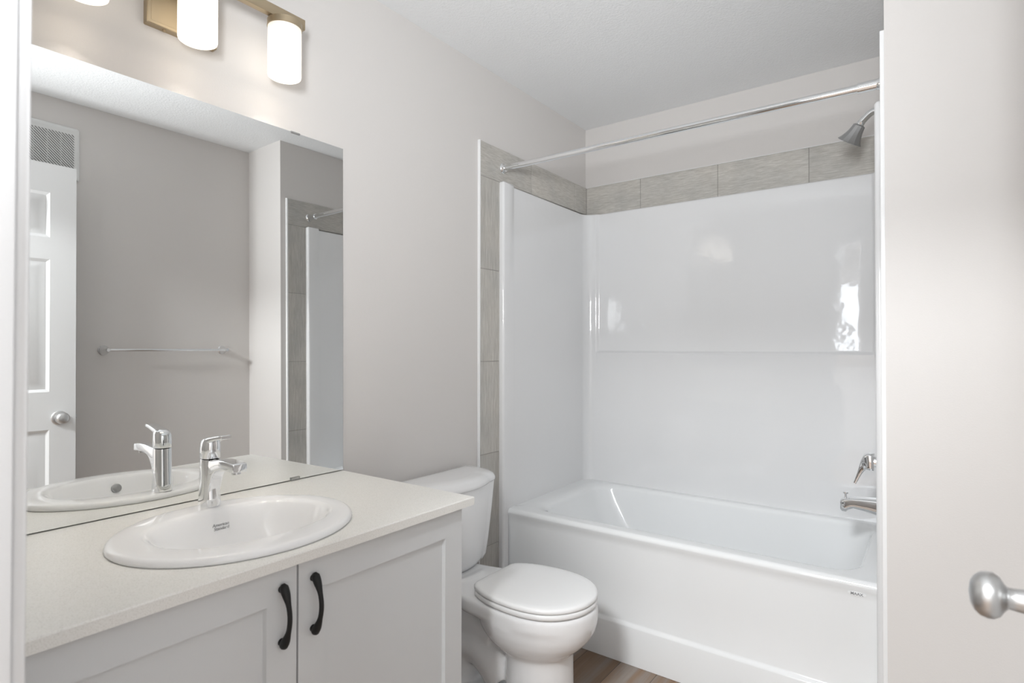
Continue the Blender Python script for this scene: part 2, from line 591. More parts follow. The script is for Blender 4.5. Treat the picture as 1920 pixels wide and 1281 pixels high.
obj('back_panel', bm, M['acrylic'], su, 50)

# ------------------------------------------------------------------ bathtub
TUBC = V(W1 / 2, 2.53, 0)
tub = thing('bathtub', 'white alcove bathtub with plain front apron below the moulded wall panels', 'bathtub', TUBC)
bm = BM()
TX0, TX1, TYB = 0.012, W1 - 0.012, 2.938
rg = []
def outer(z, yf, x=0.0, r=0.006):
    return rrect(TX0, TX1, yf, TYB, r, z, 8)
rg.append(outer(0.001, 2.1445))
rg.append(outer(0.148, 2.1445))
for k in range(1, 7):
    a = k / 6
    rg.append(outer(0.148 + 0.018 * a, 2.1445 + 0.013 * smoothstep(a)))
rg.append(outer(0.30, 2.1585))
rg.append(outer(0.46, 2.1570))
rg.append(outer(0.488, 2.1545))
for k in range(0, 7):
    a = PI / 2 * k / 6
    rg.append(outer(0.503 + 0.020 * math.sin(a), 2.1460 + 0.018 * (1 - math.cos(a)), 0.018 * (1 - math.cos(a)), 0.008 + 0.006 * k / 6))
def basin(z, x0, x1, y0, y1, r):
    return rrect(x0, x1, y0, y1, r, z, 8)
rg.append(basin(0.5228, 0.070, 1.455, 2.190, 2.890, 0.09))
B0 = (0.085, 1.440, 2.208, 2.880, 0.11)
for k in range(0, 7):
    a = PI / 2 * k / 6
    d = 0.030 * math.sin(a)
    rg.append(basin(0.5222 - 0.026 * (1 - math.cos(a)), B0[0] + 2.0 * d, B0[1] - d * 0.55, B0[2] + d * 0.95, B0[3] - d * 0.6, B0[4] + 0.01 * k / 6))
rg.append(basin(0.44, 0.168, 1.418, 2.243, 2.858, 0.125))
rg.append(basin(0.34, 0.225, 1.402, 2.258, 2.846, 0.13))
rg.append(basin(0.25, 0.285, 1.385, 2.275, 2.832, 0.13))
rg.append(basin(0.19, 0.335, 1.365, 2.297, 2.812, 0.13))
rg.append(basin(0.155, 0.385, 1.335, 2.33, 2.78, 0.12))
rg.append(basin(0.142, 0.45, 1.29, 2.38, 2.73, 0.10))
loft(bm, rg, True, True)
obj('tub_shell', bm, M['tub'], tub, 45)
# overflow plate on the drain-end wall, drain, badge
bm = BM()
lathe(bm, (1.4145, 2.55, 0.40), (-1, 0, -0.12), [(0, 0.036), (0.006, 0.036), (0.010, 0.032), (0.011, 0.0)], 32)
obj('overflow_plate', bm, M['chrome'], tub)
bm = BM()
lathe(bm, (1.22, 2.55, 0.142), (0, 0, 1), [(0, 0.036), (0.003, 0.034), (0.004, 0.024), (0.002, 0.0)], 32)
obj('drain', bm, M['chrome'], tub)
bm = BM()
pts = superell(0, 0, 0.026, 0.007, 0, 40)
BY = 2.1555
loft(bm, [[V(1.430 + p.x, BY, 0.478 + p.y) for p in pts], [V(1.430 + p.x, BY - 0.0016, 0.478 + p.y) for p in pts]])
bd = obj('badge', bm, M['tub'], tub)
text_mesh('lettering', ['MAAX'], 0.0125, Matrix.Translation((1.430, BY - 0.0018, 0.478)) @ Matrix.Rotation(PI / 2, 4, 'X'), M['print'], bd, bold=0.0003)

# ------------------------------------------------------------------ tub fittings (drain-end wall at right)
XW = W1 - 0.028
YF = 2.53
sp = thing('tub_spout', 'chrome tub spout with pull-up diverter above the bathtub rim', 'tub spout', (XW, YF, 0.675))
bm = BM()
rings = []
# body: rounded-rect sections from wall to nose
for x, zc, hh, hw in ((XW, 0.677, 0.034, 0.034), (XW - 0.008, 0.677, 0.034, 0.034), (XW - 0.03, 0.680, 0.030, 0.032), (XW - 0.07, 0.683, 0.024, 0.029),
                      (XW - 0.11, 0.684, 0.019, 0.027), (XW - 0.125, 0.680, 0.022, 0.026), (XW - 0.135, 0.673, 0.026, 0.0255), (XW - 0.148, 0.672, 0.024, 0.024),
                      (XW - 0.153, 0.672, 0.020, 0.020)):
    rings.append([V(x, YF + p.x, zc + p.y) for p in rrect(-hw, hw, -hh, hh, min(hw, hh) * 0.55, 0, 5)])
loft(bm, rings)
obj('spout_body', bm, M['chrome'], sp, 35)
bm = BM()
lathe(bm, (XW - 0.137, YF, 0.694), (0, 0, 1), [(0, 0.006), (0.008, 0.004), (0.016, 0.004), (0.021, 0.009), (0.026, 0.009), (0.027, 0.0)], 20)
obj('diverter_knob', bm, M['chrome'], sp)

va = thing('shower_valve', 'chrome lever shower valve on the tub end wall above the spout', 'shower valve', (XW, YF, 0.845))
bm = BM()
lathe(bm, (XW, YF, 0.845), (-1, 0, 0), [(0, 0.085), (0.004, 0.085), (0.007, 0.080), (0.008, 0.03)], 48)
obj('escutcheon', bm, M['chrome'], va)
bm = BM()
lathe(bm, (XW - 0.008, YF, 0.845), (-1, 0, 0), [(0, 0.0205), (0.040, 0.0205)], 32)
obj('sleeve', bm, M['chrome'], va)
bm = BM()
rings = []
for x, zc, hh, hw, dz in ((0.0435, 0.845, 0.0305, 0.027, 0), (0.045, 0.845, 0.0315, 0.028, 0), (0.064, 0.845, 0.0315, 0.027, 0), (0.072, 0.842, 0.028, 0.024, 0),
                          (0.078, 0.831, 0.020, 0.019, 0), (0.085, 0.814, 0.012, 0.015, 0), (0.091, 0.797, 0.0085, 0.0135, 0), (0.100, 0.774, 0.0065, 0.012, 0), (0.106, 0.759, 0.005, 0.011, 0)):
    # sections tilt progressively so that the lever sweeps down and out
    tl = smoothstep((x - 0.064) / 0.03) * 1.05
    ring = []
    for p in rrect(-hw, hw, -hh, hh, min(hw, hh) * 0.45, 0, 5):
        ring.append(V(XW - x + p.y * math.sin(tl) * -0.9, YF + p.x, zc + p.y * math.cos(tl)))
    rings.append(ring)
loft(bm, rings)
obj('lever', bm, M['chrome'], va, 45)

sh = thing('showerhead', 'grey flared shower head on a bent chrome arm under the curtain rod', 'shower head', (W1 - TT, YF, 2.165))
XS = W1 - TT
bm = BM()
path = []
for k in range(15):
    s = k / 14
    # flat run out of the wall, then down at 45 degrees
    if s < 0.25:
        path.append(V(XS - 0.034 * s / 0.25, YF, 2.160))
    elif s < 0.7:
        a = (s - 0.25) / 0.45 * (PI / 4)
        path.append(V(XS - 0.034 - 0.060 * math.sin(a), YF, 2.160 - 0.060 * (1 - math.cos(a))))
    else:
        u = (s - 0.7) / 0.3
        path.append(V(XS - 0.0764 - 0.021 * u, YF, 2.1424 - 0.021 * u))
tube(bm, path, 0.0122, 20)
obj('arm', bm, M['chrome'], sh)
bm = BM()
lathe(bm, (XS, YF, 2.160), (-1, 0, 0), [(0, 0.028), (0.003, 0.027), (0.008, 0.020), (0.010, 0.012)], 32)
obj('flange', bm, M['chrome'], sh)
e = V(XS - 0.094, YF, 2.125)
ax = V(-0.55, 0.26, -0.79).normalized()
bm = BM()
lathe(bm, e - ax * 0.004, ax, [(0, 0.010), (0.004, 0.0135), (0.012, 0.0135), (0.016, 0.012)], 24)
obj('collar', bm, M['chrome'], sh)
bm = BM()
lathe(bm, e + ax * 0.010, ax, [(0, 0.014), (0.004, 0.0215), (0.010, 0.022), (0.028, 0.0255), (0.044, 0.031), (0.058, 0.038), (0.067, 0.0445), (0.068, 0.0455), (0.069, 0.0435), (0.066, 0.0)], 12)
obj('spray_head', bm, M['grey_spray'], sh, 20)

# curtain rod
ZROD, YROD = 2.106, 2.135
rod = thing('shower_curtain_rod', 'straight chrome shower curtain rod across the tub opening', 'curtain rod', (W1 / 2, YROD, ZROD))
bm = BM(); tube(bm, [(TT + 0.004, YROD, ZROD), (W1 - 0.06, YROD, ZROD - 0.006)], 0.0128, 28); obj('tube', bm, M['chrome'], rod)
bm = BM(); tube(bm, [(W1 - 0.082, YROD, ZROD - 0.006), (W1 - TT - 0.002, YROD, ZROD - 0.006)], 0.0165, 28); obj('sleeve', bm, M['chrome'], rod)
for x, d in ((TT, 1), (W1 - TT, -1)):
    bm = BM()
    lathe(bm, (x, YROD, ZROD if d > 0 else ZROD - 0.006), (d, 0, 0), [(0, 0.024), (0.004, 0.024), (0.007, 0.021), (0.012, 0.0185), (0.018, 0.0165), (0.018, 0.010)], 32)
    obj('end_flange', bm, M['chrome'], rod)

# ------------------------------------------------------------------ mirror
YM0, YM1, ZC, ZM = YD + 0.002, 1.241, 0.851, 1.950
mi = thing('wall_mirror', 'large frameless wall mirror above the vanity counter', 'mirror', (0.005, 0.70, ZC))
bm = BM()
tilt = 0.008
def mx_(z):
    return 0.0085 - tilt * (z - 1.4)
c = [V(0.0005, YM0, ZC + 0.003), V(0.0005, YM1, ZC + 0.003), V(0.0005, YM1, ZM), V(0.0005, YM0, ZM)]
f = [V(mx_(p.z) - 0.0004, p.y, p.z) for p in c]
loft(bm, [c, f], True, True)
obj('glass_backing', bm, M['glass_edge'], mi)
bm = BM()
loft(bm, [[V(mx_(p.z) - 0.0003, p.y, p.z) for p in c], [V(mx_(p.z), p.y, p.z) for p in c]], True, True)
obj('reflective_face', bm, M['mirror'], mi, 1)
for y in (0.34, 1.058):
    bm = BM(); box(bm, (0.0005, y - 0.016, ZM - 0.004), (0.0072, y + 0.016, ZM + 0.0015), 0.0006)
    obj('top_clip', bm, M['grey_spray'], mi)
    bm = BM(); box(bm, (mx_(ZC) + 0.0002, y - 0.016, ZC + 0.0005), (mx_(ZC) + 0.0035, y + 0.016, ZC + 0.011), 0.001)
    obj('bottom_clip', bm, M['clear'], mi)

# ------------------------------------------------------------------ vanity
XD = 0.573          # door face
YC1 = 1.213         # cabinet end
vc = thing('vanity_cabinet', 'pale grey two-door vanity cabinet with black bow handles under the sink', 'vanity cabinet', (0.28, 0.70, 0))
bm = BM()
CA, CB, CF = YD + 0.002, YC1, XD - 0.021
box(bm, (0.002, CB - 0.018, 0.0), (CF, CB, 0.8275), 0.0008)          # end panels
box(bm, (0.002, CA, 0.0), (CF, CA + 0.018, 0.8275), 0.0008)
box(bm, (0.002, CA + 0.018, 0.10), (CF, CB - 0.018, 0.118))          # bottom
box(bm, (0.002, CA + 0.018, 0.118), (0.010, CB - 0.018, 0.8275))     # back
box(bm, (CF - 0.018, CA + 0.018, 0.775), (CF, CB - 0.018, 0.8275))   # top rail
box(bm, (XD - 0.09, CA + 0.018, 0.0), (XD - 0.075, CB - 0.018, 0.10))  # toe kick
obj('carcass', bm, M['cabinet'], vc)
def grid_panel(bm, x, xback, ys, zs, panels, prof):
    """slab whose front face carries sunk panels; panels = set of (i,j) cells; prof = list of (inset, depth)"""
    s = 1 if x > xback else -1
    vd = {}
    def gv(y, z, xx):
        k = (round(y, 5), round(z, 5), round(xx, 5))
        if k not in vd:
            vd[k] = bm.verts.new((xx, y, z))
        return vd[k]
    for i in range(len(ys) - 1):
        for j in range(len(zs) - 1):
            y0, y1, z0, z1 = ys[i], ys[i + 1], zs[j], zs[j + 1]
            cur = [gv(y0, z0, x), gv(y1, z0, x), gv(y1, z1, x), gv(y0, z1, x)]
            if (i, j) in panels:
                for ins, dep in prof:
                    nxt = [bm.verts.new((x - s * dep, y0 + ins, z0 + ins)), bm.verts.new((x - s * dep, y1 - ins, z0 + ins)),
                           bm.verts.new((x - s * dep, y1 - ins, z1 - ins)), bm.verts.new((x - s * dep, y0 + ins, z1 - ins))]
                    for k in range(4):
                        bm.faces.new((cur[k], cur[(k + 1) % 4], nxt[(k + 1) % 4], nxt[k]))
                    cur = nxt
            bm.faces.new(cur)
    # edges and back
    ya, yb, za, zb = ys[0], ys[-1], zs[0], zs[-1]
    bk = {p: gv(p[0], p[1], xback) for p in ((ya, za), (yb, za), (yb, zb), (ya, zb))}
    bm.faces.new([bk[p] for p in ((ya, za), (ya, zb), (yb, zb), (yb, za))])
    bm.faces.new([gv(y, za, x) for y in ys] + [bk[(yb, za)], bk[(ya, za)]])
    bm.faces.new([gv(y, zb, x) for y in reversed(ys)] + [bk[(ya, zb)], bk[(yb, zb)]])
    bm.faces.new([gv(ya, z, x) for z in reversed(zs)] + [bk[(ya, za)], bk[(ya, zb)]])
    bm.faces.new([gv(yb, z, x) for z in zs] + [bk[(yb, zb)], bk[(yb, za)]])
YS = 0.7005
def bow_handle(y, zc, parent):
    bm = BM()
    pts, rad = [], []
    n = 24
    for k in range(n + 1):
        s = k / n
        z = zc + 0.063 * (1 - 2 * s)
        out = 0.004 + 0.026 * math.sin(PI * s) ** 0.85
        e = abs(2 * s - 1)
        pts.append(V(XD + out, y, z))
        rad.append(0.0050 + 0.0040 * smoothstep((e - 0.35) / 0.5) - 0.0045 * smoothstep((e - 0.93) / 0.07))
    tube(bm, pts, rad, 16)
    for z in (zc + 0.053, zc - 0.053):
        lathe(bm, (XD, y, z), (1, 0, 0), [(0, 0.0075), (0.010, 0.0070), (0.014, 0.005)], 16)
    return obj('handle', bm, M['black'], parent, 60)
for ya, yb, hy in ((YD + 0.045, YS - 0.0022, 0.664), (YS + 0.0022, YC1 - 0.001, 0.737)):
    bm = BM()
    ST = 0.066
    grid_panel(bm, XD, XD - 0.019, [ya, ya + ST, yb - ST, yb], [0.105, 0.105 + ST, 0.755, 0.8225], {(1, 1)}, [(0.0005, 0.001), (0.003, 0.009), (0.004, 0.0095)])
    d = obj('door', bm, M['cabinet'], vc, 20, loc=(XD, ya, 0.105))
    bow_handle(hy, 0.729, d)
bm = BM(); box(bm, (XD - 0.02, YD + 0.002, 0.105), (XD - 0.001, YD + 0.042, 0.8225), 0.001); obj('filler_strip', bm, M['cabinet'], vc)

# counter with oval sink cut-out
SCX, SCY, SAX, SAY = 0.338, 0.705, 0.229, 0.262
bm = BM()
CX0, CX1, CY0, CY1, CZ0, CZ1 = 0.001, 0.593, YD + 0.001, 1.243, 0.8285, 0.851
def ring_cut(ax, ay, n=72):
    outr, inr = [], []
    for k in range(n):
        a = 2 * PI * k / n
        c, s = math.cos(a), math.sin(a)
        inr.append((SCX + ax * c, SCY + ay * s))
        # ray to the rectangle
        tx = ((CX1 - SCX) / c if c > 0 else (CX0 - SCX) / c) if abs(c) > 1e-6 else 1e9
        ty = ((CY1 - SCY) / s if s > 0 else (CY0 - SCY) / s) if abs(s) > 1e-6 else 1e9
        tt = min(tx, ty)
        outr.append([SCX + tt * c, SCY + tt * s])
    for cx_, cy_ in ((CX0, CY0), (CX1, CY0), (CX1, CY1), (CX0, CY1)):
        k = min(range(n), key=lambda i: (outr[i][0] - cx_) ** 2 + (outr[i][1] - cy_) ** 2)
        outr[k] = [cx_, cy_]
    return outr, inr
o_, i_ = ring_cut(SAX - 0.02, SAY - 0.02)
B = 0.0025
def inset_pt(p):
    return [min(max(p[0], CX0 + B), CX1 - B), min(max(p[1], CY0 + B), CY1 - B)]
rings = [[V(p[0], p[1], CZ0) for p in i_], [V(p[0], p[1], CZ0) for p in o_], [V(p[0], p[1], CZ1 - B) for p in o_],
         [V(*inset_pt(p), CZ1) for p in o_], [V(p[0], p[1], CZ1) for p in i_]]
R = loft(bm, rings, False, False)
for k in range(72):
    bm.faces.new((R[-1][k], R[-1][(k + 1) % 72], R[0][(k + 1) % 72], R[0][k]))
tag(obj('countertop', bm, M['quartz'], None, 30), 'off-white speckled quartz countertop on the grey vanity cabinet', 'countertop')

# ------------------------------------------------------------------ sink
sk = thing('drop_in_sink', 'oval white drop-in sink set into the quartz countertop', 'sink', (SCX, SCY, CZ1))
bm = BM()
BXC, BYC = 0.338, 0.714       # basin opening centre
def se(cx, cy, ax, ay, z, e=2.0):
    return superell(cx, cy, ax, ay, z, 80, e)
ZD = 0.868
rg = [se(SCX, SCY, SAX - 0.022, SAY - 0.022, 0.835), se(SCX, SCY, SAX - 0.020, SAY - 0.020, CZ1 + 0.0005), se(SCX, SCY, SAX - 0.002, SAY - 0.002, CZ1 + 0.0005)]
for k in range(0, 6):
    a = PI / 2 * k / 5
    rg.append(se(SCX, SCY, SAX - 0.013 * (1 - math.cos(a)), SAY - 0.013 * (1 - math.cos(a)), CZ1 + 0.003 + 0.013 * math.sin(a)))
rg.append(se(SCX, SCY, SAX - 0.028, SAY - 0.028, ZD + 0.0005))
def mixring(a, c, s, z):
    return [V(p.x * (1 - s) + q.x * s, p.y * (1 - s) + q.y * s, z) for p, q in zip(a, c)]
def bowl_ring(d, z, e=2.3):
    return se(BXC + min(d, 0.07) * 0.12, BYC, 0.162 - d, 0.207 - d, z, e)
rg.append(mixring(rg[-1], bowl_ring(0.0, ZD), 0.55, ZD))
rg.append(bowl_ring(0.000, ZD - 0.0005))
for k in range(1, 7):
    a = 1.05 * k / 6
    rg.append(bowl_ring(0.020 * math.sin(a), ZD - 0.0005 - 0.020 * (1 - math.cos(a))))
BOWL = [(0.024, 0.846), (0.032, 0.828), (0.041, 0.808), (0.052, 0.786), (0.066, 0.764), (0.083, 0.745), (0.102, 0.732), (0.122, 0.725), (0.140, 0.722)]
for d, z in BOWL:
    rg.append(bowl_ring(d, z, 2.3 - 0.3 * d / 0.14))
loft(bm, rg, False, True)
obj('basin', bm, M['sinkwhite'], sk, 60)
bm = BM()
lathe(bm, (BXC + 0.009, BYC, 0.7222), (0, 0, 1), [(0, 0.030), (0.003, 0.029), (0.004, 0.022), (0.002, 0.0)], 32)
obj('drain', bm, M['chrome'], sk)
bm = BM()
lathe(bm, (BXC + 0.1325, 0.728, 0.832), (-1, 0, 0.40), [(-0.004, 0.014), (0.0015, 0.014), (0.0025, 0.012), (0.001, 0.0)], 28)
obj('overflow_cap', bm, M['grey_spray'], sk)
# two-line printed maker's lettering on the back slope of the basin
lx = Vector((0, 1, 0)); ly = Vector((-0.42, 0, 0.91)).normalized(); lz = lx.cross(ly)
lm = Matrix((( lx.x, ly.x, lz.x, BXC + 0.004 - 0.1285), (lx.y, ly.y, lz.y, 0.724), (lx.z, ly.z, lz.z, 0.8270), (0, 0, 0, 1)))
text_mesh('lettering', ['American', 'Standard'], 0.0105, lm, M['print'], sk, italic=True)

# ------------------------------------------------------------------ faucet
FX, FY, FZ = 0.148, 0.728, ZD
fa = thing('basin_faucet', 'chrome single-lever faucet standing on the back of the sink', 'faucet', (FX, FY, FZ))
bm = BM()
# tapered column of rounded section
rings = []
for z, hx, hy in ((0.0, 0.029, 0.0235), (0.003, 0.0295, 0.024), (0.02, 0.0275, 0.0225), (0.05, 0.0255, 0.0215), (0.09, 0.0245, 0.021), (0.118, 0.024, 0.021), (0.119, 0.0225, 0.0195)):
    rings.append([V(FX + p.x, FY + p.y, FZ + z) for p in superell(0, 0, hx, hy, 0, 40, 2.6)])
loft(bm, rings)
obj('column', bm, M['chrome'], fa, 40)
bm = BM()
rings = []
for z, hx, hy in ((0.1205, 0.0235, 0.0205), (0.122, 0.0245, 0.0215), (0.145, 0.0245, 0.0215), (0.160, 0.0235, 0.0205), (0.168, 0.019, 0.017), (0.171, 0.010, 0.010)):
    rings.append([V(FX + p.x, FY + p.y, FZ + z + (0.006 * (p.x / 0.024) if z > 0.14 else 0)) for p in superell(0, 0, hx, hy, 0, 40, 2.6)])
loft(bm, rings)
lv = obj('lever_cap', bm, M['chrome'], fa, 40)
bm = BM()
rings = []
for u, zc, hh, hw in ((-0.004, 0.160, 0.010, 0.0175), (0.014, 0.1655, 0.0085, 0.017), (0.03, 0.1700, 0.0065, 0.0160), (0.05, 0.1745, 0.0055, 0.0150), (0.068, 0.1775, 0.0052, 0.0142), (0.078, 0.1785, 0.0050, 0.0138), (0.0805, 0.1788, 0.0035, 0.012)):
    rings.append([V(FX + u, FY + p.x, FZ + zc + p.y) for p in rrect(-hw, hw, -hh, hh, min(hh, hw) * 0.7, 0, 4)])
loft(bm, rings)
obj('lever_arm', bm, M['chrome'], lv, 40)
bm = BM()
rings = []
for u, zt, zb, hw in ((0.0, 0.119, 0.020, 0.0145), (0.020, 0.1185, 0.028, 0.0150), (0.027, 0.1185, 0.048, 0.0155), (0.034, 0.119, 0.068, 0.0160), (0.044, 0.1205, 0.084, 0.0165), (0.058, 0.1225, 0.0945, 0.0170),
                      (0.078, 0.1245, 0.1005, 0.0175), (0.100, 0.1250, 0.1025, 0.0178), (0.122, 0.1240, 0.1025, 0.0178), (0.138, 0.1222, 0.1018, 0.0177), (0.1450, 0.1212, 0.1012, 0.0175), (0.1462, 0.1200, 0.1024, 0.0163)):
    hh = (zt - zb) / 2
    rings.append([V(FX + u, FY + p.x, FZ + (zt + zb) / 2 + p.y) for p in rrect(-hw, hw, -hh, hh, min(hh, hw) * 0.30, 0, 4)])
loft(bm, rings)
sp_ = obj('spout', bm, M['chrome'], fa, 40)
bm = BM(); lathe(bm, (FX + 0.128, FY, FZ + 0.104), (0.05, 0, -1), [(0, 0.0105), (0.009, 0.0105), (0.0095, 0.008), (0.007, 0.0)], 24); obj('aerator', bm, M['satin'], sp_)
bm = BM(); lathe(bm, (FX + 0.023, FY, FZ + 0.140), (1, 0, 0.1), [(0, 0.0035), (0.002, 0.003), (0.0022, 0.0)], 14); obj('set_screw_cap', bm, M['satin'], lv)

# ------------------------------------------------------------------ vanity light
LX, ZL0 = 0.10, 2.062
LY = [0.466, 0.713, 0.960]
vl = thing('vanity_light', 'brass three-light wall fixture with lit white glass cylinder shades above the mirror', 'wall light', (0.0, LY[1], 2.2))
bm = BM()
loft(bm, [[V(x, LY[1] + p.x, 2.195 + p.y) for p in rrect(-0.089 + i, 0.089 - i, -0.094 + i, 0.094 - i, 0.003, 0, 3)] for x, i in ((0.0, 0), (0.020, 0), (0.022, 0.002), (0.022, 0.009), (0.019, 0.011), (0.0185, 0.02))], True, True)
bp_ = obj('backplate', bm, M['brass'], vl, 25)
for y in (LY[1] - 0.045, LY[1] + 0.045):
    bm = BM(); lathe(bm, (0.011, y, 2.101), (0, 0, -1), [(0, 0.004), (0.004, 0.004), (0.006, 0.0)], 14); obj('screw', bm, M['brass'], bp_)
bm = BM(); box(bm, (LX - 0.010, LY[0] - 0.062, 2.226), (LX + 0.010, LY[2] + 0.062, 2.257), 0.0015); obj('bar', bm, M['brass'], vl)
for y in (LY[1] - 0.03, LY[1] + 0.03):
    bm = BM(); box(bm, (0.018, y - 0.008, 2.234), (LX - 0.009, y + 0.008, 2.250), 0.0015); obj('stem', bm, M['brass'], vl)
for y in LY:
    bm = BM(); lathe(bm, (LX, y, 2.205), (0, 0, 1), [(0, 0.0475), (0.001, 0.0485), (0.019, 0.0485), (0.0205, 0.0465), (0.021, 0.0)], 40)
    cp = obj('shade_cap', bm, M['brass'], vl)
    bm = BM(); lathe(bm, (LX, y, ZL0), (0, 0, 1), [(0.004, 0.0405), (0.0015, 0.0415), (0.0, 0.0435), (0.0015, 0.0455), (0.006, 0.0465), (0.1435, 0.0465), (0.144, 0.0415), (0.1425, 0.0405), (0.008, 0.0405)], 48, cap=False)
    bmesh.ops.remove_doubles(bm, verts=bm.verts[:], dist=1e-6)
    obj('glass_shade', bm, M['opal'], vl, 60)
    bm = BM(); lathe(bm, (LX, y, ZL0 + 0.080), (0, 0, 1), [(0, 0.0), (0.002, 0.010), (0.008, 0.019), (0.018, 0.023), (0.030, 0.020), (0.042, 0.014), (0.063, 0.013)], 24)
    obj('bulb', bm, M['bulb'], vl)

# ------------------------------------------------------------------ toilet
TY = 1.662
to = thing('toilet', 'white two-piece toilet with closed lid between the vanity and bathtub', 'toilet', (0.40, TY, 0))
def outline(prof, z, n=56):
    """closed outline symmetric about TY; prof = list of (x, half width) back to front, sampled smoothly"""
    P = [V(x, h, 0) for x, h in prof]
    def cr(p0, p1, p2, p3, t):
        return 0.5 * ((2 * p1) + (-p0 + p2) * t + (2 * p0 - 5 * p1 + 4 * p2 - p3) * t * t + (-p0 + 3 * p1 - 3 * p2 + p3) * t ** 3)
    half = []
    m = len(P) - 1
    for k in range(n):
        u = k / (n - 1) * m
        i = min(int(u), m - 1)
        q = cr(P[max(i - 1, 0)], P[i], P[i + 1], P[min(i + 2, m)], u - i)
        half.append(V(q.x, max(q.y, 0.0), 0))
    up = [V(q.x, TY + q.y, z) for q in half[:-1]]
    dn = [V(q.x, TY - q.y, z) for q in reversed(half[1:])]
    tip = V(half[-1].x, TY, z)
    return [V(half[0].x, TY + half[0].y, z)] + up[1:] + [tip] + [V(q.x, TY - q.y, z) for q in reversed(half[:-1])]
def egg(xb, xf, hw, bk=0.55):
    """rounded bowl outline from xb to xf: bk = half width fraction at the back edge"""
    L_ = xf - xb
    pr_ = []
    for s in (0.0, 0.10, 0.22, 0.35, 0.48, 0.60, 0.71, 0.81, 0.89, 0.95, 0.985, 1.0):
        if s < 0.52:
            h = bk + (1 - bk) * math.sin(s / 0.52 * PI / 2)
        else:
            h = math.sqrt(max(0.0, 1 - ((s - 0.52) / 0.48) ** 2))
        pr_.append((xb + L_ * s, hw * h))
    return pr_
def rim_prof(sc=1.0, front=0.739, hw=0.177):
    pr_ = [(0.030, 0.105 * sc), (0.10, 0.110 * sc), (0.18, 0.118 * sc), (0.26, 0.136 * sc), (0.33, 0.158 * sc)]
    x0, x1 = 0.54, front
    for x in (0.40, 0.47):
        pr_.append((x, hw * math.sqrt(1 - ((x0 - x) / 0.38) ** 2) * sc))
    for k in range(0, 9):
        a = PI / 2 * k / 8
        pr_.append((x0 + (x1 - x0) * math.sin(a), hw * math.cos(a) * sc))
    return pr_
def blend(a, c, s):
    return [(p[0] * (1 - s) + q[0] * s, p[1] * (1 - s) + q[1] * s) for p, q in zip(a, c)]
top = rim_prof()
neck = [(0.20, 0.055), (0.24, 0.062), (0.29, 0.066), (0.34, 0.070), (0.385, 0.082), (0.42, 0.100), (0.45, 0.110)]
for k in range(0, 9):
    a = PI / 2 * k / 8
    neck.append((0.50 + 0.146 * math.sin(a), 0.116 * math.cos(a) ** 0.8))
foot = [(0.20, 0.055), (0.24, 0.062), (0.29, 0.066), (0.34, 0.070), (0.385, 0.084), (0.415, 0.106), (0.445, 0.118)]
for k in range(0, 9):
    a = PI / 2 * k / 8
    foot.append((0.50 + 0.160 * math.sin(a), 0.126 * math.cos(a) ** 0.8))
ZB = 0.412
bm = BM()
def ol(p, z):
    return outline(p, z)
# deck and rim
def scaled(p, k):
    return [(0.45 + (x - 0.45) * (1 - (1 - k) * 0.5), h * k) for x, h in p]
loft(bm, [ol(scaled(top, 0.90), 0.352), ol(scaled(top, 0.965), 0.357), ol(top, 0.370), ol(top, 0.400), ol(rim_prof(0.985, 0.736), 0.408), ol(rim_prof(0.96, 0.729), ZB)])
# bowl under the rim, neck and front pedestal
def cup(xb, xf, hw):
    c = xb + (xf - xb) * 0.46
    pr_ = []
    for k in range(0, 7):
        a = PI / 2 * k / 6
        pr_.append((c - (c - xb) * math.cos(a), hw * math.sin(a) ** 0.85 if k else 0.0))
    for k in range(1, 9):
        a = PI / 2 * k / 8
        pr_.append((c + (xf - c) * math.sin(a), hw * math.cos(a) ** 0.92 if k < 8 else 0.0))
    return pr_
cups = [(0.0, 0.415, 0.664, 0.130), (0.014, 0.416, 0.663, 0.129), (0.05, 0.422, 0.656, 0.122), (0.12, 0.426, 0.650, 0.117), (0.220, 0.426, 0.649, 0.116), (0.240, 0.418, 0.651, 0.118),
        (0.248, 0.408, 0.656, 0.122), (0.256, 0.394, 0.665, 0.130), (0.267, 0.374, 0.679, 0.141), (0.284, 0.350, 0.698, 0.153), (0.306, 0.330, 0.717, 0.164), (0.330, 0.318, 0.730, 0.172), (0.358, 0.310, 0.738, 0.177), (0.380, 0.310, 0.738, 0.177)]
loft(bm, [ol(cup(*c[1:]), c[0]) for c in cups])
# trapway bulge down the side and the wide rear foot
tube(bm, [V(0.40, TY, 0.10), V(0.36, TY, 0.155), V(0.30, TY, 0.190), V(0.235, TY, 0.185), V(0.19, TY, 0.14), V(0.17, TY, 0.07), V(0.165, TY, 0.0)],
     [0.085, 0.09, 0.09, 0.09, 0.09, 0.088, 0.088], 28)
tube(bm, [V(0.16, TY, 0.40), V(0.18, TY, 0.32), V(0.26, TY, 0.25), V(0.36, TY, 0.22)], [0.10, 0.085, 0.075, 0.07], 24)
fb = [(0.075, 0.075), (0.11, 0.105), (0.17, 0.118), (0.25, 0.122), (0.33, 0.120), (0.42, 0.112), (0.48, 0.09), (0.52, 0.0)]
loft(bm, [outline(fb, z) if sc == 1 else [V(0.29 + (p.x - 0.29) * sc, TY + (p.y - TY) * sc, z) for p in outline(fb, z)] for z, sc in ((0.0, 1), (0.022, 1), (0.034, 0.965), (0.038, 0.90))])
bowl = obj('bowl', bm, M['porcelain'], to, 60)
rm = bowl.modifiers.new('merge', 'REMESH')
rm.mode = 'VOXEL'
rm.voxel_size = 0.0055
rm.use_smooth_shade = True
smo = bowl.modifiers.new('glaze', 'SMOOTH')
smo.factor = 0.5
smo.iterations = 14
